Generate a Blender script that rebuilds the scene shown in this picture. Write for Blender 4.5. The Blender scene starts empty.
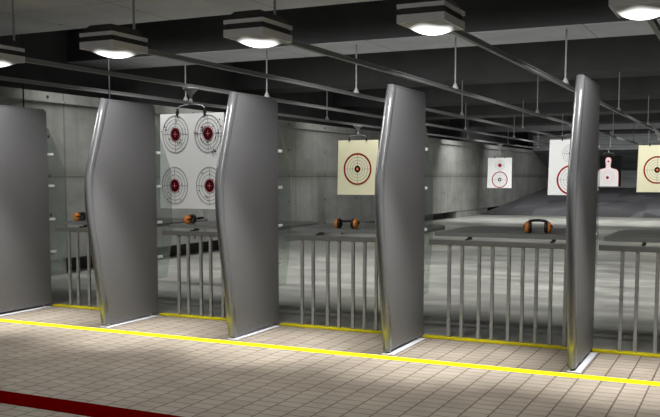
import bpy, bmesh, math, random
from mathutils import Vector, Matrix
random.seed(7)
C = bpy.context.scene.collection
PI = math.pi

# ------------------------------------------------------------------ materials
def lin(c):
    return tuple(((v/255.0)/12.92 if v/255.0 <= .04045 else ((v/255.0+.055)/1.055)**2.4) for v in c) + (1.0,)

def mat(name, rgb, rough=.6, metal=0.0, noise=0.0, nscale=6.0, bump=0.0, spec=.5, coat=0.0):
    m = bpy.data.materials.new(name); m.use_nodes = True
    nt = m.node_tree; b = nt.nodes['Principled BSDF']
    b.inputs['Roughness'].default_value = rough
    b.inputs['Metallic'].default_value = metal
    b.inputs['Specular IOR Level'].default_value = spec
    b.inputs['Coat Weight'].default_value = coat
    col = lin(rgb)
    b.inputs['Base Color'].default_value = col
    if noise or bump:
        tc = nt.nodes.new('ShaderNodeTexCoord')
        n = nt.nodes.new('ShaderNodeTexNoise'); n.inputs['Scale'].default_value = nscale
        n.inputs['Detail'].default_value = 6
        nt.links.new(tc.outputs['Object'], n.inputs['Vector'])
        if noise:
            r = nt.nodes.new('ShaderNodeValToRGB')
            r.color_ramp.elements[0].position = .3; r.color_ramp.elements[1].position = .7
            r.color_ramp.elements[0].color = tuple(v*(1-noise) for v in col[:3])+(1,)
            r.color_ramp.elements[1].color = tuple(min(1, v*(1+noise)) for v in col[:3])+(1,)
            nt.links.new(n.outputs['Fac'], r.inputs['Fac'])
            nt.links.new(r.outputs['Color'], b.inputs['Base Color'])
        if bump:
            bp = nt.nodes.new('ShaderNodeBump'); bp.inputs['Strength'].default_value = bump
            bp.inputs['Distance'].default_value = .01
            nt.links.new(n.outputs['Fac'], bp.inputs['Height'])
            nt.links.new(bp.outputs['Normal'], b.inputs['Normal'])
    return m

class NB:
    """small node-building helper"""
    def __init__(s, m): s.nt = m.node_tree
    def val(s, sock, v):
        if isinstance(v, (int, float)): sock.default_value = v
        else: s.nt.links.new(v, sock)
    def math(s, op, a, b=0.0, c=None):
        n = s.nt.nodes.new('ShaderNodeMath'); n.operation = op
        s.val(n.inputs[0], a); s.val(n.inputs[1], b)
        if c is not None: s.val(n.inputs[2], c)
        return n.outputs[0]
    def line(s, coord, period, offset, half):
        # 1 on a line of the given half width repeated every period
        t = s.math('DIVIDE', s.math('SUBTRACT', coord, offset), period)
        f = s.math('FRACT', s.math('ADD', t, 0.5))
        d = s.math('ABSOLUTE', s.math('SUBTRACT', f, 0.5))
        return s.math('LESS_THAN', d, half/period)
    def mix(s, fac, a, b, mode='MIX'):
        n = s.nt.nodes.new('ShaderNodeMix'); n.data_type = 'RGBA'; n.blend_type = mode
        s.val(n.inputs['Factor'], fac)
        for sock, v in ((n.inputs['A'], a), (n.inputs['B'], b)):
            if isinstance(v, tuple): sock.default_value = v
            else: s.nt.links.new(v, sock)
        return n.outputs['Result']
    def noise(s, vec, scale, detail=5, rough=.55):
        n = s.nt.nodes.new('ShaderNodeTexNoise')
        n.inputs['Scale'].default_value = scale; n.inputs['Detail'].default_value = detail
        n.inputs['Roughness'].default_value = rough
        s.nt.links.new(vec, n.inputs['Vector']); return n.outputs['Fac']
    def mapping(s, vec, sc):
        n = s.nt.nodes.new('ShaderNodeMapping'); n.inputs['Scale'].default_value = sc
        s.nt.links.new(vec, n.inputs['Vector']); return n.outputs['Vector']
    def ramp(s, fac, stops):
        n = s.nt.nodes.new('ShaderNodeValToRGB')
        e = n.color_ramp.elements
        while len(e) < len(stops): e.new(.5)
        for k, (p, c) in enumerate(stops): e[k].position = p; e[k].color = c
        s.nt.links.new(fac, n.inputs['Fac']); return n.outputs['Color']

def base(name, rough, spec=.5):
    m = bpy.data.materials.new(name); m.use_nodes = True
    b = m.node_tree.nodes['Principled BSDF']
    b.inputs['Roughness'].default_value = rough; b.inputs['Specular IOR Level'].default_value = spec
    nb = NB(m)
    tc = m.node_tree.nodes.new('ShaderNodeTexCoord')
    sp = m.node_tree.nodes.new('ShaderNodeSeparateXYZ')
    m.node_tree.links.new(tc.outputs['Object'], sp.inputs[0])
    return m, b, nb, tc.outputs['Object'], sp.outputs

# tiled firing-line floor: long joints run downrange, cross joints staggered
def tile_material():
    m, b, nb, vec, xyz = base('floor_tile', .62, .3)
    P = .1775; Q = .118
    x, y = xyz[0], xyz[1]
    long_ = nb.line(x, P, -1.15, .0058)
    col = nb.math('FLOOR', nb.math('DIVIDE', nb.math('SUBTRACT', x, -1.15), P))
    shift = nb.math('MULTIPLY', nb.math('MODULO', nb.math('ABSOLUTE', col), 2.0), Q*.5)
    cross = nb.line(nb.math('ADD', y, shift), Q, 0.02, .0058)
    n1 = nb.noise(vec, 2.3); n2 = nb.noise(vec, 38.0)
    c = nb.ramp(n1, [(.3, lin((142, 134, 122))), (.7, lin((163, 155, 142)))])
    wn = m.node_tree.nodes.new('ShaderNodeTexWhiteNoise'); wn.noise_dimensions = '2D'
    cb = m.node_tree.nodes.new('ShaderNodeCombineXYZ')
    m.node_tree.links.new(col, cb.inputs[0])
    m.node_tree.links.new(nb.math('FLOOR', nb.math('DIVIDE', nb.math('ADD', y, shift), Q)), cb.inputs[1])
    m.node_tree.links.new(cb.outputs[0], wn.inputs['Vector'])
    tone = nb.math('ADD', nb.math('MULTIPLY', wn.outputs['Value'], .13), .89)
    g = m.node_tree.nodes.new('ShaderNodeCombineXYZ')
    for i in range(3): m.node_tree.links.new(tone, g.inputs[i])
    c = nb.mix(1.0, c, g.outputs[0], 'MULTIPLY')
    c = nb.mix(nb.math('MULTIPLY', n2, .22), c, lin((120, 105, 90)))
    c = nb.mix(nb.math('MULTIPLY', cross, .9), c, lin((96, 78, 66)))
    c = nb.mix(nb.math('MULTIPLY', long_, .85), c, lin((70, 56, 48)))
    m.node_tree.links.new(c, b.inputs['Base Color'])
    return m

def range_floor_material():
    m, b, nb, vec, xyz = base('range_concrete', .42, .5)
    n1 = nb.noise(nb.mapping(vec, (.6, 1.3, 1)), 1.5, 7, .65)
    n2 = nb.noise(nb.mapping(vec, (1.2, .5, 1)), .8, 6, .6)
    c = nb.ramp(n1, [(.32, lin((112, 112, 108))), (.5, lin((142, 142, 137))), (.68, lin((174, 174, 167)))])
    c = nb.mix(nb.math('MULTIPLY', n2, .35), c, lin((118, 120, 114)))
    m.node_tree.links.new(c, b.inputs['Base Color'])
    r = nb.math('ADD', nb.math('MULTIPLY', n1, .35), .25)
    m.node_tree.links.new(r, b.inputs['Roughness'])
    return m

def wall_material():
    # cast concrete panels: joints every 4 m, one level joint, tie holes, drips of dirt
    m, b, nb, vec, xyz = base('wall_concrete', .8, .3)
    y, z = xyz[1], xyz[2]
    v = nb.line(y, 4.0, 10.9, .02)
    v2 = nb.line(y, 4.0, 12.1, .008)
    h = nb.line(z, 50.0, 1.585, .012)
    n1 = nb.noise(nb.mapping(vec, (1, .5, 1)), 1.1, 7, .62); n2 = nb.noise(vec, 9.0, 6)
    st = nb.noise(nb.mapping(vec, (1, 3.0, .35)), 1.2, 5, .6)
    c = nb.ramp(n1, [(.32, lin((126, 127, 124))), (.68, lin((168, 169, 165)))])
    c = nb.mix(nb.math('MULTIPLY', n2, .4), c, lin((116, 117, 113)))
    sm = nb.ramp(st, [(.5, (0, 0, 0, 1)), (.72, (1, 1, 1, 1))])
    c = nb.mix(nb.math('MULTIPLY', sm, .4), c, lin((98, 92, 84)))
    # band of rust-brown dirt along the level joint
    d = nb.math('ABSOLUTE', nb.math('SUBTRACT', z, 1.62))
    bd = nb.math('MULTIPLY', nb.math('MAXIMUM', nb.math('SUBTRACT', 1.0, nb.math('DIVIDE', d, .16)), 0.0), n1)
    c = nb.mix(nb.math('MULTIPLY', bd, 1.0), c, lin((104, 98, 88)))
    c = nb.mix(nb.math('MULTIPLY', v, .5), c, lin((84, 86, 82)))
    c = nb.mix(nb.math('MULTIPLY', v2, .22), c, lin((84, 86, 82)))
    c = nb.mix(nb.math('MULTIPLY', h, .65), c, lin((74, 74, 70)))
    # tie holes
    def hole(py, oy, pz, oz, r):
        fy = nb.math('SUBTRACT', nb.math('FRACT', nb.math('DIVIDE', nb.math('SUBTRACT', y, oy-py/2), py)), .5)
        fz = nb.math('SUBTRACT', nb.math('FRACT', nb.math('DIVIDE', nb.math('SUBTRACT', z, oz-pz/2), pz)), .5)
        dy = nb.math('MULTIPLY', fy, py); dz = nb.math('MULTIPLY', fz, pz)
        q = nb.math('SQRT', nb.math('ADD', nb.math('MULTIPLY', dy, dy), nb.math('MULTIPLY', dz, dz)))
        return nb.math('LESS_THAN', q, r)
    c = nb.mix(hole(2.0, 10.55, .62, 2.22, .028), c, lin((44, 44, 42)))
    m.node_tree.links.new(c, b.inputs['Base Color'])
    return m

def soffit_material():
    m, b, nb, vec, xyz = base('soffit_concrete', .85, .2)
    x, y = xyz[0], xyz[1]
    n1 = nb.noise(vec, .9, 7, .6); n2 = nb.noise(vec, 14)
    c = nb.ramp(n1, [(.3, lin((186, 187, 191))), (.7, lin((212, 213, 218)))])
    c = nb.mix(nb.math('MULTIPLY', n2, .25), c, lin((126, 126, 124)))
    sp = nb.ramp(nb.noise(vec, 5.0, 3), [(.70, (0, 0, 0, 1)), (.74, (1, 1, 1, 1))])
    c = nb.mix(nb.math('MULTIPLY', sp, .6), c, lin((70, 68, 64)))
    s = nb.line(x, 1.61, -2.1, .012)
    c = nb.mix(nb.math('MULTIPLY', s, .45), c, lin((90, 88, 84)))
    s = nb.line(y, 1.3, 8.35, .012)
    c = nb.mix(nb.math('MULTIPLY', s, .35), c, lin((90, 88, 84)))
    m.node_tree.links.new(c, b.inputs['Base Color'])
    return m

def trap_material():
    m, b, nb, vec, xyz = base('trap_rubber', .75, .3)
    n1 = nb.noise(nb.mapping(vec, (.5, 1.0, .5)), 1.3, 5, .6)
    vo = m.node_tree.nodes.new('ShaderNodeTexVoronoi'); vo.inputs['Scale'].default_value = .9
    m.node_tree.links.new(nb.mapping(vec, (1.2, .35, 1)), vo.inputs['Vector'])
    bw = m.node_tree.nodes.new('ShaderNodeRGBToBW'); m.node_tree.links.new(vo.outputs['Color'], bw.inputs[0])
    c = nb.ramp(bw.outputs[0], [(.2, lin((52, 52, 55))), (.8, lin((92, 92, 97)))])
    c = nb.mix(nb.math('MULTIPLY', n1, .6), c, lin((96, 96, 99)))
    m.node_tree.links.new(c, b.inputs['Base Color'])
    return m

def rib_material():
    m, b, nb, vec, xyz = base('trap_steel', .6, .4)
    z = xyz[2]
    n1 = nb.noise(nb.mapping(vec, (.6, 1, 2.5)), 1.0, 5, .6)
    c = nb.ramp(n1, [(.3, lin((128, 130, 132))), (.7, lin((160, 162, 165)))])
    l = nb.line(z, .42, .2, .02)
    c = nb.mix(nb.math('MULTIPLY', l, .5), c, lin((84, 84, 88)))
    m.node_tree.links.new(c, b.inputs['Base Color'])
    return m

def glass_material():
    m = bpy.data.materials.new('green_glass'); m.use_nodes = True
    nt = m.node_tree; nt.nodes.clear()
    out = nt.nodes.new('ShaderNodeOutputMaterial')
    tr = nt.nodes.new('ShaderNodeBsdfTransparent'); tr.inputs[0].default_value = (.89, .92, .905, 1)
    gl = nt.nodes.new('ShaderNodeBsdfGlossy'); gl.inputs['Color'].default_value = (.8, .9, .86, 1); gl.inputs['Roughness'].default_value = .08
    df = nt.nodes.new('ShaderNodeBsdfDiffuse'); df.inputs[0].default_value = lin((165, 174, 170))
    fr = nt.nodes.new('ShaderNodeFresnel'); fr.inputs['IOR'].default_value = 1.4
    m1 = nt.nodes.new('ShaderNodeMixShader'); m1.inputs[0].default_value = .10
    nt.links.new(tr.outputs[0], m1.inputs[1]); nt.links.new(df.outputs[0], m1.inputs[2])
    m2 = nt.nodes.new('ShaderNodeMixShader')
    mf = nt.nodes.new('ShaderNodeMath'); mf.operation = 'MINIMUM'; mf.inputs[1].default_value = .16
    nt.links.new(fr.outputs[0], mf.inputs[0]); nt.links.new(mf.outputs[0], m2.inputs[0]); nt.links.new(m1.outputs[0], m2.inputs[1]); nt.links.new(gl.outputs[0], m2.inputs[2])
    nt.links.new(m2.outputs[0], out.inputs[0])
    return m

def lens_material():
    # frosted lens in front of the tube: hottest in the middle, where the tube is
    m = bpy.data.materials.new('lamp_lens'); m.use_nodes = True
    b = m.node_tree.nodes['Principled BSDF']; nb = NB(m)
    tc = m.node_tree.nodes.new('ShaderNodeTexCoord')
    mp = nb.mapping(tc.outputs['Object'], (1/.165, 1/.225, 0))
    ln = m.node_tree.nodes.new('ShaderNodeVectorMath'); ln.operation = 'LENGTH'
    m.node_tree.links.new(mp, ln.inputs[0])
    mr = m.node_tree.nodes.new('ShaderNodeMapRange'); mr.interpolation_type = 'SMOOTHSTEP'
    mr.inputs['From Min'].default_value = .45; mr.inputs['From Max'].default_value = 1.12
    mr.inputs['To Min'].default_value = 3.4; mr.inputs['To Max'].default_value = .03
    m.node_tree.links.new(ln.outputs['Value'], mr.inputs['Value'])
    b.inputs['Base Color'].default_value = lin((120, 120, 120)); b.inputs['Roughness'].default_value = .5
    b.inputs['Emission Color'].default_value = (1, 1, .98, 1)
    m.node_tree.links.new(mr.outputs['Result'], b.inputs['Emission Strength'])
    return m

M = dict(
    tile=tile_material(), conc=range_floor_material(), wall=wall_material(), soffit=soffit_material(),
    trap=trap_material(), rib=rib_material(), glass=glass_material(), lens=lens_material(),
    dark=mat('ceiling_shade_grey', (82, 82, 83), .95, spec=.1, noise=.12, nscale=1.5),  # shade on beam sides and ceiling slab, put into the colour
    darkwall=mat('upper_wall_paint_soffit_shade', (84, 85, 85), .9, spec=.15, noise=.15, nscale=1.2),  # dark upper wall; on far beams it paints in the soffit shade
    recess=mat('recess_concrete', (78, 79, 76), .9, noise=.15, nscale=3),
    yellow=mat('yellow_line_paint', (255, 246, 0), .55, spec=.2),
    kerb=mat('yellow_kerb_paint', (196, 184, 0), .5, spec=.3, noise=.15, nscale=9),
    red=mat('red_line_paint', (92, 0, 0), .8, spec=.0),
    panel=mat('panel_grey_paint', (110, 110, 113), .42, .15, noise=.03, nscale=30, bump=.04),
    edge=mat('panel_edge_metal', (112, 113, 116), .28, .3),
    plate=mat('pale_plate', (205, 207, 214), .4, .1),
    clip=mat('clip_metal', (232, 236, 234), .45, 0),
    rail=mat('rail_grey_paint', (132, 134, 134), .6, 0),
    rod=mat('rod_grey', (150, 152, 152), .6, 0),
    bench=mat('bench_grey', (112, 113, 112), .45, .35),
    shelf=mat('shelf_grey', (122, 124, 122), .5, .1, noise=.06, nscale=10),
    baluster=mat('baluster_grey', (146, 148, 149), .4, .2),
    lamp_dark=mat('lamp_dark_body', (40, 40, 41), .6),
    lamp_trim=mat('lamp_trim_grey', (205, 206, 210), .5, .1),
    white=mat('paper_white', (222, 222, 222), .85, spec=.1),
    cream=mat('paper_cream', (238, 234, 200), .85, spec=.1),
    black=mat('print_black', (14, 14, 14), .85, spec=.1),
    grey=mat('print_grey', (138, 140, 140), .85, spec=.1),
    pale=mat('print_pale_grey', (176, 178, 172), .85, spec=.1),
    redp=mat('print_dark_red', (142, 6, 22), .85, spec=.1),
    dred=mat('print_blackened_red', (62, 4, 12), .85, spec=.1),
    pink=mat('print_pink', (240, 120, 130), .85, spec=.1),
    orangep=mat('print_orange', (226, 120, 70), .85, spec=.1),
    orange=mat('muff_orange_plastic', (205, 122, 44), .45, coat=.1),
    mblack=mat('muff_black_plastic', (18, 18, 19), .45),
    clampm=mat('clamp_black', (16, 16, 17), .5),
)

# ------------------------------------------------------------------ helpers
def obj(name, bm, mats, parent=None, smooth=False):
    me = bpy.data.meshes.new(name); bmesh.ops.recalc_face_normals(bm, faces=bm.faces)
    bm.to_mesh(me); bm.free()
    for m in (mats if isinstance(mats, (list, tuple)) else [mats]): me.materials.append(m)
    if smooth:
        for p in me.polygons: p.use_smooth = True
    o = bpy.data.objects.new(name, me); C.objects.link(o)
    if parent: o.parent = parent
    return o

def box(bm, x0, x1, y0, y1, z0, z1, mi=0, bevel=0.0):
    vs = [bm.verts.new((x, y, z)) for z in (z0, z1) for y in (y0, y1) for x in (x0, x1)]
    fs = [(0, 2, 3, 1), (4, 5, 7, 6), (0, 1, 5, 4), (2, 6, 7, 3), (0, 4, 6, 2), (1, 3, 7, 5)]
    ff = []
    for f in fs:
        q = bm.faces.new([vs[i] for i in f]); q.material_index = mi; ff.append(q)
    if bevel:
        es = list({e for f in ff for e in f.edges})
        r = bmesh.ops.bevel(bm, geom=es, offset=bevel, segments=2, affect='EDGES', profile=.5)
        for f in r['faces']: f.material_index = mi
    return ff

def tube(bm, pts, r, seg=8, mi=0, flat=1.0, closed_ends=True, up=Vector((0, 0, 1))):
    pts = [Vector(p) for p in pts]; rings = []
    rr = r if isinstance(r, (list, tuple)) else [r]*len(pts)
    for i, p in enumerate(pts):
        t = (pts[min(i+1, len(pts)-1)] - pts[max(i-1, 0)]).normalized()
        u = up if abs(t.dot(up)) < .95 else Vector((1, 0, 0))
        a = t.cross(u).normalized(); b = a.cross(t).normalized()
        rings.append([bm.verts.new(p + a*math.cos(2*PI*k/seg)*rr[i]*flat + b*math.sin(2*PI*k/seg)*rr[i]) for k in range(seg)])
    for i in range(len(rings)-1):
        for k in range(seg):
            f = bm.faces.new((rings[i][k], rings[i][(k+1) % seg], rings[i+1][(k+1) % seg], rings[i+1][k])); f.material_index = mi
    if closed_ends:
        for q in (rings[0][::-1], rings[-1]):
            f = bm.faces.new(q); f.material_index = mi

def extrude_yz(bm, poly, x0, x1, mi=0, bevel=0.0):
    a = [bm.verts.new((x0, y, z)) for y, z in poly]; b = [bm.verts.new((x1, y, z)) for y, z in poly]
    ff = [bm.faces.new(a), bm.faces.new(b[::-1])]
    n = len(poly)
    for i in range(n): ff.append(bm.faces.new((a[i], b[i], b[(i+1) % n], a[(i+1) % n])))
    for f in ff: f.material_index = mi
    if bevel:
        es = set(ff[0].edges) | set(ff[1].edges)
        bmesh.ops.bevel(bm, geom=list(es), offset=bevel, segments=3, affect='EDGES', profile=.5)

def extrude_xy(bm, poly, z0, z1, mi=0):
    a = [bm.verts.new((x, y, z0)) for x, y in poly]; b = [bm.verts.new((x, y, z1)) for x, y in poly]
    ff = [bm.faces.new(a), bm.faces.new(b[::-1])]; n = len(poly)
    for i in range(n): ff.append(bm.faces.new((a[i], b[i], b[(i+1) % n], a[(i+1) % n])))
    for f in ff: f.material_index = mi

def empty(name, loc, label=None, cat=None, group=None, rz=0.0):
    o = bpy.data.objects.new(name, None); C.objects.link(o); o.location = loc; o.rotation_euler = (0, 0, rz)
    o.empty_display_size = .1
    if label: o['label'] = label
    if cat: o['category'] = cat
    if group: o['group'] = group
    return o

def struct(name, bm, mats, parent=None, label=None):
    o = obj(name, bm, mats, parent)
    if parent is None: o['kind'] = 'structure'
    if label: o['label'] = label
    return o

def copy_tree(o, parent=None):
    c = o.copy(); C.objects.link(c)
    if parent: c.parent = parent
    for ch in list(o.children): copy_tree(ch, c)
    return c

# ------------------------------------------------------------------ setting
XW = -10.0           # left wall
XR = 6.0
YB = 50.0
bm = bmesh.new()
box(bm, XW-1.5, XR, -6, 8.13, -.2, 0, 0)
box(bm, XW-1.5, XR, 8.13, YB+1, -.2, 0, 1)
fl = struct('floor', bm, [M['tile'], M['conc']])
bm = bmesh.new(); box(bm, XW-.3, XR, 6.96, 7.085, .0, .003)
struct('yellow_line', bm, M['yellow'], fl, 'bright yellow line painted across the tiles just before the dividers')
bm = bmesh.new(); box(bm, XW-.3, XR, 4.42, 4.68, .0, .003)
struct('red_line', bm, M['red'], fl, 'broad dark red line painted across the tiles behind the firing line')

# left wall: light panels above a recessed plinth with piers, dark band above
bm = bmesh.new()
box(bm, XW-.4, XW, -6, YB, .26, 2.92, 0)
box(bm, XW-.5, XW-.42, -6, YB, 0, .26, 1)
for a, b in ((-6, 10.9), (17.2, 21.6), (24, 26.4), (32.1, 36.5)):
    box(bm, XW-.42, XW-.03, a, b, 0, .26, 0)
box(bm, XW-.45, XW+.035, -6, YB-4.9, 2.76, 2.80, 0)
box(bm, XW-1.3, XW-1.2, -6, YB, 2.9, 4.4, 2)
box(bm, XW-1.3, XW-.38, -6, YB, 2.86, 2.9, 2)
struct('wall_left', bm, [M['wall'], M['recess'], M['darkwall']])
bm = bmesh.new(); box(bm, XR, XR+.3, -6, YB, 0, 4.4, 0)
struct('wall_right', bm, M['wall'])

# end of the range: low rubber ramp, sloping upper plate, ribbed steel back
bm = bmesh.new()
box(bm, XW-1.3, XR, 49.0, 49.4, 0, 4.4, 1)
extrude_yz(bm, [(35.3, .0), (35.3, .03), (49.0, .98), (49.0, .0)], XW, XR, 0)
extrude_yz(bm, [(45.0, 2.9), (48.5, 2.0), (49.0, 2.0), (49.0, 3.65), (45.0, 3.65)], XW-.02, XR, 1)
struct('wall_back', bm, [M['trap'], M['rib']])

# ceiling slab and the cross beams under it
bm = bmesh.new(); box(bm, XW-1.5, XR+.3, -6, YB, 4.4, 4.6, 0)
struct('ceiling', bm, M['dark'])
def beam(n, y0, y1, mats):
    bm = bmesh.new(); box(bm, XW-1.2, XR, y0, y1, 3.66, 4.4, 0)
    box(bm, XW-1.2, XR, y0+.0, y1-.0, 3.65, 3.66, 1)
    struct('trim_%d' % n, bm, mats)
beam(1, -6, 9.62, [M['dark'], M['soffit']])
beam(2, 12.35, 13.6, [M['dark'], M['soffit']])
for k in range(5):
    beam(3+k, 17.95+5.6*k, 19.2+5.6*k, [M['dark'], M['darkwall']])  # same beams as nearer ones, soffit shade painted in by a darker material

# ------------------------------------------------------------------ divider panels
PX = [-1.212, -2.842, -4.478, -6.061, -7.673]     # right faces, from the right
FRONT = [(7.225, 2.40), (7.175, 2.25), (7.11, 2.05), (7.04, 1.85), (6.985, 1.69), (6.958, 1.58), (6.95, 1.45), (6.952, 1.32),
         (6.965, 1.16), (6.99, 1.02), (7.03, .80), (7.075, .56), (7.12, .32), (7.165, .035)]
def make_divider():
    r = empty('divider_panel', (0, 0, 0))
    T = .06
    bm = bmesh.new()
    poly = [(y+.02, z) for y, z in FRONT]
    poly[0] = (7.26, 2.395)
    poly += [(8.07, .035), (8.07, 2.35), (8.058, 2.383), (8.025, 2.395)]
    extrude_yz(bm, poly, -T, 0, 0, .008)
    obj('board', bm, M['panel'], r)
    # rounded nosing wrapping the front edge, with a lip on each face
    bm = bmesh.new(); rings = []
    for i, (y, z) in enumerate(FRONT):
        y0, z0 = FRONT[max(i-1, 0)]; y1, z1 = FRONT[min(i+1, len(FRONT)-1)]
        t = Vector((0, y1-y0, z1-z0)).normalized(); n = Vector((0, t.z, -t.y))     # points forward (-y)
        if n.y > 0: n = -n
        c = Vector((-T/2, y, z)); ring = []
        sec = [(-.034, -.050), (-.034, .0), (-.031, .010), (-.022, .019), (-.010, .024), (.0, .025), (.010, .024),
               (.022, .019), (.031, .010), (.034, .0), (.034, -.050), (.029, -.053), (-.029, -.053)]
        for sx, sn in sec: ring.append(bm.verts.new(c + Vector((sx, 0, 0)) + n*sn))
        rings.append(ring)
    k = len(rings[0])
    for i in range(len(rings)-1):
        for j in range(k):
            bm.faces.new((rings[i][j], rings[i][(j+1) % k], rings[i+1][(j+1) % k], rings[i+1][j]))
    bm.faces.new(rings[0]); bm.faces.new(rings[-1][::-1])
    obj('edge_trim', bm, M['edge'], r, True)
    # cap along the top edge
    bm = bmesh.new(); box(bm, -T-.004, .004, 7.25, 8.03, 2.385, 2.402, 0, .004)
    obj('top_cap', bm, M['edge'], r)
    bm = bmesh.new()
    box(bm, -T-.005, .05, 7.13, 8.0, .003, .012, 0, .003)
    o = obj('base_plate', bm, M['plate'], r)
    bm = bmesh.new(); tube(bm, [(-T/2, 7.22, .01), (-T/2, 7.22, .04)], .018, 10)
    obj('foot', bm, M['plate'], r)
    bm = bmesh.new(); tube(bm, [(-T/2, 7.95, .01), (-T/2, 7.95, .04)], .018, 10)
    obj('foot', bm, M['plate'], r)
    bm = bmesh.new()
    extrude_yz(bm, [(8.055, .42), (8.285, .42), (8.405, .95), (8.40, 1.66), (8.13, 2.17), (8.055, 2.2)], -.038, -.030)
    g = obj('glass_wing', bm, M['glass'], r)
    g['label'] = 'clear greenish glass wing clipped to the rear edge of the divider'
    for z in (1.863, 1.479, 1.07, .672):
        bm = bmesh.new(); box(bm, -.056, -.014, 8.045, 8.19, z-.016, z+.016, 0, .006)
        tube(bm, [(-.015, 8.15, z), (-.006, 8.15, z)], .012, 10)
        obj('clip', bm, M['clip'], g)
    return r
div = make_divider()
DL = ['rightmost divider panel, seen almost edge-on, just left of the black silhouette target',
      'grey divider panel covering the right edge of the cream target left of centre',
      'grey divider panel overlapping the right edge of the sheet with four bullseyes',
      'grey divider panel whose glass wing covers the left edge of the sheet with four bullseyes',
      'leftmost grey divider panel, cut off by the left border of the photo']
for k, x in enumerate(PX):
    o = div if k == 0 else copy_tree(div)
    o.location = (x, 0, 0)
    o['label'] = DL[k]; o['category'] = 'divider'; o['group'] = 'dividers between the shooting lanes'

# ------------------------------------------------------------------ benches with railings
BX = [.27, .40, .57, .70, .86, .99, 1.12, 1.255, 1.39]
def make_bench():
    r = empty('shooting_bench', (0, 0, 0))
    bm = bmesh.new(); box(bm, .065, 1.50, 8.095, 8.145, .928, .98, 0, .004)
    obj('top_rail', bm, M['bench'], r)
    bm = bmesh.new(); box(bm, .02, 1.515, 8.07, 8.15, 0.0, .022, 0, .004)
    o = obj('base_rail', bm, M['kerb'], r); o['label'] = 'yellow floor rail'
    for x in BX:
        bm = bmesh.new(); box(bm, x-.016, x+.016, 8.106, 8.136, .022, .928, 0, .003)
        obj('baluster', bm, M['baluster'], r)
    for x in (.44, 1.25):
        bm = bmesh.new(); box(bm, x-.014, x+.014, 8.125, 8.27, .98, .994, 0, .003); box(bm, x-.014, x+.014, 8.2, 8.27, .994, 1.008, 0, .003)
        obj('bracket', bm, M['lamp_dark'], r)
    bm = bmesh.new()
    extrude_xy(bm, [(.09, 8.2), (1.49, 8.2), (1.49, 9.2), (1.36, 9.5), (.19, 9.5), (.09, 9.2)], 1.008, 1.046)
    o = obj('shelf', bm, M['shelf'], r)
    return r
bench = make_bench()
BL = ['bench and railing right of the rightmost divider, its shelf empty',
      'bench and railing with the arched ear muffs, just left of the rightmost divider',
      'bench and railing under the cream target left of centre, muffs lying flat on it',
      'bench and railing under the sheet with four bullseyes',
      'leftmost visible bench, only two railing bars and one orange muff cup showing']
for k, x in enumerate(PX):
    o = bench if k == 0 else copy_tree(bench)
    o.location = (x-.015-(.03, .015, 0, 0, 0)[k], 0, 0)
    o['label'] = BL[k]; o['category'] = 'bench'; o['group'] = 'benches with railings along the firing line'

# ------------------------------------------------------------------ ear muffs
def make_muffs(tilt):
    r = empty('ear_muffs', (0, 0, 0))
    S = .089
    ct, st = math.cos(tilt), math.sin(tilt)
    for s in (-1, 1):
        # outer shell: domed oval standing on its rim, thickness along x
        bm = bmesh.new(); seg = 20; rings = []
        prof = [(.000, .048), (.012, .0505), (.022, .049), (.031, .043), (.037, .031), (.040, .014)]
        for d, rad in prof:
            rings.append([bm.verts.new((s*(S+d), rad*.9*math.cos(2*PI*k/seg), .054+rad*1.05*math.sin(2*PI*k/seg))) for k in range(seg)])
        for i in range(len(rings)-1):
            for k in range(seg): bm.faces.new((rings[i][k], rings[i][(k+1) % seg], rings[i+1][(k+1) % seg], rings[i+1][k]))
        bm.faces.new(rings[0]); bm.faces.new(rings[-1])
        cup = obj('ear_cup', bm, M['orange'], r, True)
        # cushion ring on the inner side
        bm = bmesh.new(); rings = []
        for d, rad in [(.0, .050), (-.010, .0515), (-.022, .050), (-.030, .043), (-.030, .026), (-.018, .022)]:
            rings.append([bm.verts.new((s*(S+d), rad*.9*math.cos(2*PI*k/seg), .054+rad*1.05*math.sin(2*PI*k/seg))) for k in range(seg)])
        for i in range(len(rings)-1):
            for k in range(seg): bm.faces.new((rings[i][k], rings[i][(k+1) % seg], rings[i+1][(k+1) % seg], rings[i+1][k]))
        bm.faces.new(rings[0]); bm.faces.new(rings[-1])
        obj('cushion', bm, M['mblack'], cup, True)
        # black swivel yoke
        bm = bmesh.new()
        tube(bm, [(s*(S+.026), .0, .054), (s*(S+.044), .018*ct, .054+.018*st), (s*(S+.034), .05*ct, .054+.05*st)], [.010, .009, .008], 8)
        obj('yoke', bm, M['mblack'], cup, True)
    bm = bmesh.new(); pts = []
    for k in range(19):
        a = PI*k/18
        xx = -math.cos(a)*(S+.032)
        h = .045 + .100*math.sin(a)**.8 if 0 < k < 18 else .045
        pts.append((xx, h*ct, .054+h*st))
    tube(bm, pts, [.0075]*19, 8, flat=1.0)
    # padded middle
    tube(bm, pts[4:15], [.009]+[.0135]*9+[.009], 8)
    b = obj('headband', bm, M['mblack'], r, True)
    return r
MU = [(-1.815, 8.44, 0.24, 26, 'orange and black ear muffs with headband arched up, on the bench nearest the rightmost divider'),
      (-3.785, 8.285, .05, 8, 'orange and black ear muffs lying flat on the bench before the nearer cream target'),
      (-5.82, 8.38, math.radians(-74), 6, 'orange ear muffs seen end-on, on the bench under the four bullseye sheet'),
      (-7.45, 8.36, math.radians(-70), 6, 'orange ear muffs in the far left lane, one cup showing beside a divider')]
for x, y, rz, tilt, lab in MU:
    o = make_muffs(math.radians(tilt)); o.location = (x, y, 1.0485); o.rotation_euler = (0, 0, rz)
    o['label'] = lab; o['category'] = 'ear muffs'; o['group'] = 'ear muffs on the benches'

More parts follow.
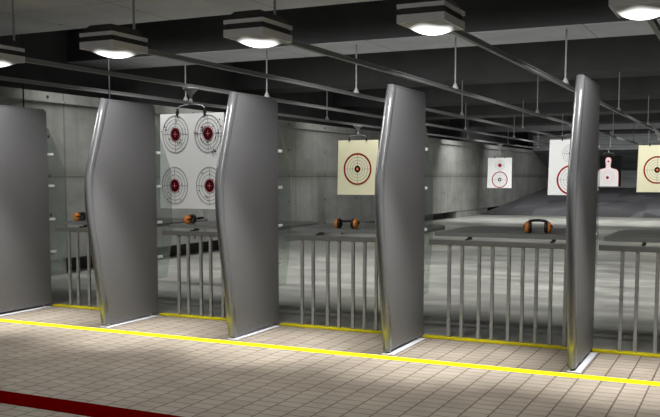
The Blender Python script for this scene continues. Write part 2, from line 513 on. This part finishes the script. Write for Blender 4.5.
# ------------------------------------------------------------------ lamps over the lanes
RX = [-.76, -2.37, -3.98, -5.59, -7.20, -8.81]
def make_lamp():
    r = empty('ceiling_lamp', (0, 0, 0))
    hx, hy = .197, .265
    bm = bmesh.new(); box(bm, -hx+.016, hx-.016, -hy+.016, hy-.016, .005, .15, 0)
    a = [bm.verts.new(p) for p in ((-hx+.006, -hy+.006, .15), (hx-.006, -hy+.006, .15), (hx-.006, hy-.006, .15), (-hx+.006, hy-.006, .15))]
    b = [bm.verts.new(p) for p in ((-hx+.07, -hy+.07, .225), (hx-.07, -hy+.07, .225), (hx-.07, hy-.07, .225), (-hx+.07, hy-.07, .225))]
    bm.faces.new(a[::-1]); bm.faces.new(b)
    for i in range(4): bm.faces.new((a[i], a[(i+1) % 4], b[(i+1) % 4], b[i]))
    obj('housing', bm, M['lamp_dark'], r)
    for z0, z1 in ((0, .064), (.112, .146)):
        bm = bmesh.new()
        w = .012
        box(bm, -hx, hx, -hy, -hy+w, z0, z1); box(bm, -hx, hx, hy-w, hy, z0, z1)
        box(bm, -hx, -hx+w, -hy+w, hy-w, z0, z1); box(bm, hx-w, hx, -hy+w, hy-w, z0, z1)
        box(bm, hx, hx+.006, hy-.105, hy-.08, z0, z1); box(bm, hx, hx+.006, hy-.04, hy-.006, z0, z1)
        obj('trim_band', bm, M['lamp_trim'], r)
    bm = bmesh.new(); nx, ny = 16, 20; g = []
    for j in range(ny+1):
        row = []
        for i in range(nx+1):
            x = -1+2*i/nx; y = -1+2*j/ny
            z = .004-.066*(1-x*x)**.9*(1-y*y)**.8
            row.append(bm.verts.new((x*(hx-.013), y*(hy-.013), z)))
        g.append(row)
    for j in range(ny):
        for i in range(nx): bm.faces.new((g[j][i], g[j+1][i], g[j+1][i+1], g[j][i+1]))
    obj('lens', bm, M['lens'], r, True)
    return r
lamp = make_lamp()
LL = ['lit ceiling lamp at the top right corner of the photo, cut off by its top',
      'lit ceiling lamp above the lane with the arched ear muffs',
      'lit ceiling lamp between the fourth and the second lamp from the left, its whole body and rod in view',
      'lit ceiling lamp second from the left, above the divider beside the four bullseyes',
      'lit ceiling lamp at the left border of the photo, only its right half in view']
LL[2] = 'lit ceiling lamp, third from the left, above the divider right of the bullseyes'
for k in range(5):
    o = lamp if k == 0 else copy_tree(lamp)
    o.location = (RX[k]+.018, 6.79, 2.80)
    o['label'] = LL[k]; o['category'] = 'lamp'; o['group'] = 'lamps over the shooting lanes'
    for nm, sz, en, sp, bl in (('lamp_spot', .10, 600, 50, 1.0), ('lamp_wide', .14, 104, 164, .25)):
        l = bpy.data.lights.new(nm, 'SPOT'); l.energy = en; l.shadow_soft_size = sz
        l.spot_size = math.radians(sp); l.spot_blend = bl; l.color = (1, .98, .95)
        lo = bpy.data.objects.new(nm, l); C.objects.link(lo); lo.location = (RX[k]+.018, 6.80, 2.71)
        lo.rotation_euler = (math.radians(7 if nm == 'lamp_spot' else 0), 0, 0)

# ------------------------------------------------------------------ target rails
RODY = [7.12, 12.6, 18.2, 23.8, 29.4, 35.0, 40.6]
def make_rail():
    r = empty('target_rail', (0, 0, 0))
    y0, y1 = 7.05, 41.0
    bm = bmesh.new()
    box(bm, -.024, .024, y0, y1, 2.845, 2.853); box(bm, -.017, .017, y0, y1, 2.853, 2.887); box(bm, -.024, .024, y0, y1, 2.887, 2.895)
    obj('track', bm, M['rail'], r)
    for y in RODY:
        bm = bmesh.new(); tube(bm, [(0, y, 2.895), (0, y, 3.65)], .0125, 8)
        d = obj('hanger_rod', bm, M['rod'], r)
        bm = bmesh.new(); tube(bm, [(0, y, 2.89), (0, y, 2.91), (0, y, 2.975)], [.05, .047, .014], 12)
        obj('rod_foot', bm, M['rod'], d)
    return r
rail = make_rail()
TL = ['overhead target rail from the top right corner lamp, at the right border of the photo',
      'overhead target rail passing behind the rightmost divider, carrying the right-hand cream target',
      'overhead target rail carrying the nearer two-bullseye sheet behind the rightmost divider',
      'overhead target rail from the second lamp from the left, carrying the silhouette target',
      'overhead target rail carrying the sheet with four bullseyes',
      'overhead target rail nearest the left concrete wall, carrying the nearer cream target']
for k in range(6):
    o = rail if k == 0 else copy_tree(rail)
    o.location = (RX[k], 0, 0)
    o['label'] = TL[k]; o['category'] = 'rail'; o['group'] = 'overhead target rails'

# ------------------------------------------------------------------ targets
def disk(bm, cx, cz, rx, rz, y, mi, seg=40):
    f = bm.faces.new([bm.verts.new((cx+rx*math.cos(2*PI*k/seg), y, cz+rz*math.sin(2*PI*k/seg))) for k in range(seg)]); f.material_index = mi
def ring(bm, cx, cz, rx, rz, w, y, mi, seg=48):
    o = [bm.verts.new((cx+rx*math.cos(2*PI*k/seg), y, cz+rz*math.sin(2*PI*k/seg))) for k in range(seg)]
    i = [bm.verts.new((cx+(rx-w)*math.cos(2*PI*k/seg), y, cz+(rz-w)*math.sin(2*PI*k/seg))) for k in range(seg)]
    for k in range(seg):
        f = bm.faces.new((o[k], o[(k+1) % seg], i[(k+1) % seg], i[k])); f.material_index = mi
def rect(bm, x0, x1, z0, z1, y, mi):
    f = bm.faces.new([bm.verts.new(p) for p in ((x0, y, z0), (x1, y, z0), (x1, y, z1), (x0, y, z1))]); f.material_index = mi

def sheet(bm, mi=0, W=.55, top=2.49, bot=1.13):
    # slightly trapezoid card, 6 mm thick, facing the shooter (-y)
    p = [(-W-.015, bot), (W+.005, bot), (W, top), (-W+.012, top)]
    a = [bm.verts.new((x, 0, z)) for x, z in p]; b = [bm.verts.new((x, .006, z)) for x, z in p]
    for q in (a, b[::-1]): bm.faces.new(q).material_index = mi
    for i in range(4): bm.faces.new((a[i], b[i], b[(i+1) % 4], a[(i+1) % 4])).material_index = mi

TM = [M['white'], M['cream'], M['black'], M['grey'], M['pale'], M['redp'], M['pink'], M['orangep'], M['dred']]
WHITE, CREAM, BLACK, GREY, PALE, RED, PINK, ORG, DRED = range(9)
def bull(bm, cx, cz, r, ay=1.0, core=ORG):
    "big scoring circle with a thick dark red rim, faint rings and a black centre ring"
    ring(bm, cx, cz, r*ay, r, .042, -.004, RED)
    for q in (.74, .55, .38): ring(bm, cx, cz, r*q*ay, r*q, .008, -.003, GREY)
    rect(bm, cx-r*.9*ay, cx+r*.9*ay, cz-.004, cz+.004, -.002, GREY); rect(bm, cx-.004, cx+.004, cz-r*.9, cz+r*.9, -.0025, GREY)
    disk(bm, cx, cz, .085*ay, .085, -.005, BLACK); disk(bm, cx, cz, .036*ay, .036, -.006, core)
def hole(bm, x, z, r=.008): disk(bm, x, z, r, r, -.009, BLACK, 8)

def make_target(kind, s=1.0):
    def fit(bm):
        for v in bm.verts: v.co.x *= s; v.co.z = s*v.co.z+(1-s)*1.13
    zb = s*2.61+(1-s)*1.13
    r = empty('paper_target', (0, 0, 0))
    bm = bmesh.new()
    if kind == 'four':
        sheet(bm, WHITE)
        for cx, cz in ((-.275, 2.20), (.285, 2.20), (-.30, 1.462), (.30, 1.462)):
            for q, w in ((1, .012), (.80, .008), (.60, .008), (.42, .008)):
                ring(bm, cx, cz, .228*q, .27*q, w, -.003, GREY if q < 1 else GREY)
            rect(bm, cx-.23, cx+.23, cz-.004, cz+.004, -.002, GREY); rect(bm, cx-.004, cx+.004, cz-.27, cz+.27, -.0025, GREY)
            disk(bm, cx, cz, .080, .092, -.004, RED); disk(bm, cx, cz, .066, .077, -.005, BLACK); disk(bm, cx, cz, .058, .068, -.006, DRED)
            ring(bm, cx, cz, .034, .040, .006, -.007, BLACK)
            rect(bm, cx-.035, cx+.035, cz-.003, cz+.003, -.008, PINK); rect(bm, cx-.003, cx+.003, cz-.04, cz+.04, -.0085, PINK)
            for k in range(9):
                a = random.uniform(0, 2*PI); d = random.uniform(.3, 1.0)
                hole(bm, cx+.2*d*math.cos(a), cz+.25*d*math.sin(a), random.uniform(.007, .011))
        for cx, cz, n, sd in ((.20, 2.26, 12, .028), (.07, 2.21, 7, .022), (.50, 2.36, 8, .05), (.45, 2.19, 6, .03), (.36, 1.96, 9, .04), (-.45, 2.28, 5, .035), (-.20, 2.08, 5, .035), (.27, 1.33, 6, .035)):
            for k in range(n): hole(bm, cx+random.gauss(0, sd), cz+random.gauss(0, sd), random.uniform(.007, .012))
    elif kind == 'cream':
        sheet(bm, CREAM); bull(bm, -.01, 1.775, .40, .95)
    elif kind == 'double':
        sheet(bm, WHITE)
        bull(bm, .01, 1.505, .37, .98, WHITE)
        for q in (1, .78, .56): ring(bm, .01, 2.15, .235*q, .235*q, .009, -.003, GREY)
        rect(bm, -.22, .24, 2.146, 2.154, -.002, GREY); rect(bm, .006, .014, 1.93, 2.37, -.0025, GREY)
        disk(bm, .01, 2.15, .085, .085, -.005, RED)
    elif kind == 'silhouette':
        sheet(bm, BLACK)
        half = [(.45, 1.14), (.45, 1.62), (.435, 1.78), (.40, 1.86), (.32, 1.905), (.20, 1.93), (.125, 1.96), (.105, 2.02), (.105, 2.10), (.12, 2.18), (.13, 2.28), (.115, 2.37), (.07, 2.42)]
        def body(s, y, mi, off):
            pts = [(x*1.0-off if x > off else x, z-(off if z > 1.2 else 0)) for x, z in half]
            f = bm.faces.new([bm.verts.new((x, y, z)) for x, z in pts] + [bm.verts.new((-x, y, z)) for x, z in pts[::-1]]); f.material_index = mi
        body(1, -.002, PINK, 0); body(1, -.003, WHITE, .014)
        for q in (1.0, .7): ring(bm, 0, 1.55, .27*q, .30*q, .010, -.004, PINK)
        ring(bm, 0, 2.24, .10, .13, .008, -.004, PINK)
        disk(bm, -.02, 1.53, .062, .07, -.006, RED); disk(bm, 0, 2.24, .04, .045, -.006, RED)
    fit(bm)
    o = obj('sheet', bm, TM, r)
    # hanger: tapered bracket under the track, stem, bow and two clamps
    bm = bmesh.new()
    tube(bm, [(0, 0, 2.845), (0, 0, 2.828), (0, 0, 2.785), (0, 0, 2.75), (0, 0, 2.70)], [.118, .108, .06, .032, .016], 12)
    tube(bm, [(0, 0, 2.70), (0, 0, zb+.05), (0, 0, zb)], [.02, .028, .028], 10)
    h = obj('hanger', bm, M['rod'], r, True)
    bm = bmesh.new()
    tube(bm, [(-.235, 0, 2.53), (-.228, 0, 2.565), (-.19, 0, 2.595), (-.10, 0, 2.612), (0, 0, 2.617), (.10, 0, 2.612), (.19, 0, 2.595), (.228, 0, 2.565), (.235, 0, 2.53)], .0085, 8)
    fit(bm)
    obj('bow', bm, M['rail'], h, True)
    for q in (-1, 1):
        bm = bmesh.new(); box(bm, q*.235-.018, q*.235+.018, -.016, .02, 2.465, 2.535, 0, .004)
        tube(bm, [(q*.235, .002, 2.53), (q*.235, .002, 2.565)], .016, 8)
        fit(bm)
        obj('clamp', bm, M['clampm'], h)
    return r
TG = [('four', 4, 10.42, 'white sheet with four bullseyes and many bullet holes hanging in the left part'),
      ('cream', 5, 19.97, 'cream sheet with one red-rimmed bullseye hanging left of the centre, before the concrete wall'),
      ('double', 5, 33.77, 'small distant white sheet with a small bullseye above a red-rimmed one, before the left wall'),
      ('double', 2, 21.83, 'larger white two-bullseye sheet partly hidden behind the rightmost divider'),
      ('silhouette', 3, 40.1, 'black sheet with a white human silhouette just right of the rightmost divider'),
      ('cream', 1, 26.9, 'cream sheet with one red-rimmed bullseye at the right border of the photo')]
for kind, rk, y, lab in TG:
    o = make_target(kind, .87 if y == 33.77 else 1.0); o.location = (RX[rk]+(.07 if y == 21.83 else 0), y, 0)
    o['label'] = lab; o['category'] = 'target'; o['group'] = 'paper targets on the rails'

# thin dark rods that hang behind the tops of two dividers
for x, y, lab in ((-9.68, 9.72, 'thin dark rod hanging behind the top of the leftmost divider'),
                  (-8.74, 10.52, 'thin rod hanging behind the top of the second divider from the left')):
    bm = bmesh.new(); tube(bm, [(0, 0, 2.3), (0, 0, 4.4)], .011, 8); tube(bm, [(0, 0, 2.28), (0, 0, 2.32)], .02, 8)
    o = obj('hanging_rod', bm, M['lamp_dark']); o.location = (x, y, 0)
    o['label'] = lab; o['category'] = 'rod'

# ------------------------------------------------------------------ light down the range, plus an added fill
def area(x, y, z, sx, sy, en, rx, spread, col=(1, 1, .975)):
    l = bpy.data.lights.new('range_and_fill_light', 'AREA'); l.shape = 'RECTANGLE'; l.size = sx; l.size_y = sy; l.energy = en; l.color = col; l.spread = math.radians(spread)
    o = bpy.data.objects.new('range_and_fill_light', l); C.objects.link(o); o.location = (x, y, z); o.rotation_euler = (math.radians(rx), 0, 0)
for y, z, en, rx, spread in ((9.98, 4.2, 270, 34, 95), (13.85, 4.1, 210, 30, 130), (19.45, 4.1, 185, 30, 130),
                            (25.05, 4.1, 150, 30, 130), (30.65, 4.2, 470, 16, 120), (36.25, 4.3, 300, 40, 140), (41.95, 4.2, 70, 35, 140)):
    area(-4.3, y, z, 11.0, .25 if y > 10 else .5, en, rx, spread)

area(-3.2, .4, 3.5, 8.0, .3, 20, 58, 110)  # added weak fill near the camera, standing in for the unseen room

w = bpy.data.worlds.new('World'); bpy.context.scene.world = w; w.use_nodes = True
w.node_tree.nodes['Background'].inputs[0].default_value = (.9, .95, 1, 1)
w.node_tree.nodes['Background'].inputs[1].default_value = .11

# ------------------------------------------------------------------ camera
cam = bpy.data.cameras.new('camera'); co = bpy.data.objects.new('camera', cam); C.objects.link(co)
f = 867.5
cam.sensor_fit = 'HORIZONTAL'; cam.sensor_width = 36; cam.lens = 36*f/660
cam.shift_x = 0; cam.shift_y = (254-208.5)/660
co.location = (0, 0, 1.6)
co.rotation_euler = (math.radians(90-5.138), 0, math.radians(25.636))
cam.clip_end = 200
bpy.context.scene.camera = co
vs = bpy.context.scene.view_settings
vs.view_transform = 'Standard'; vs.look = 'None'; vs.exposure = 0; vs.gamma = 1; vs.use_curve_mapping = False
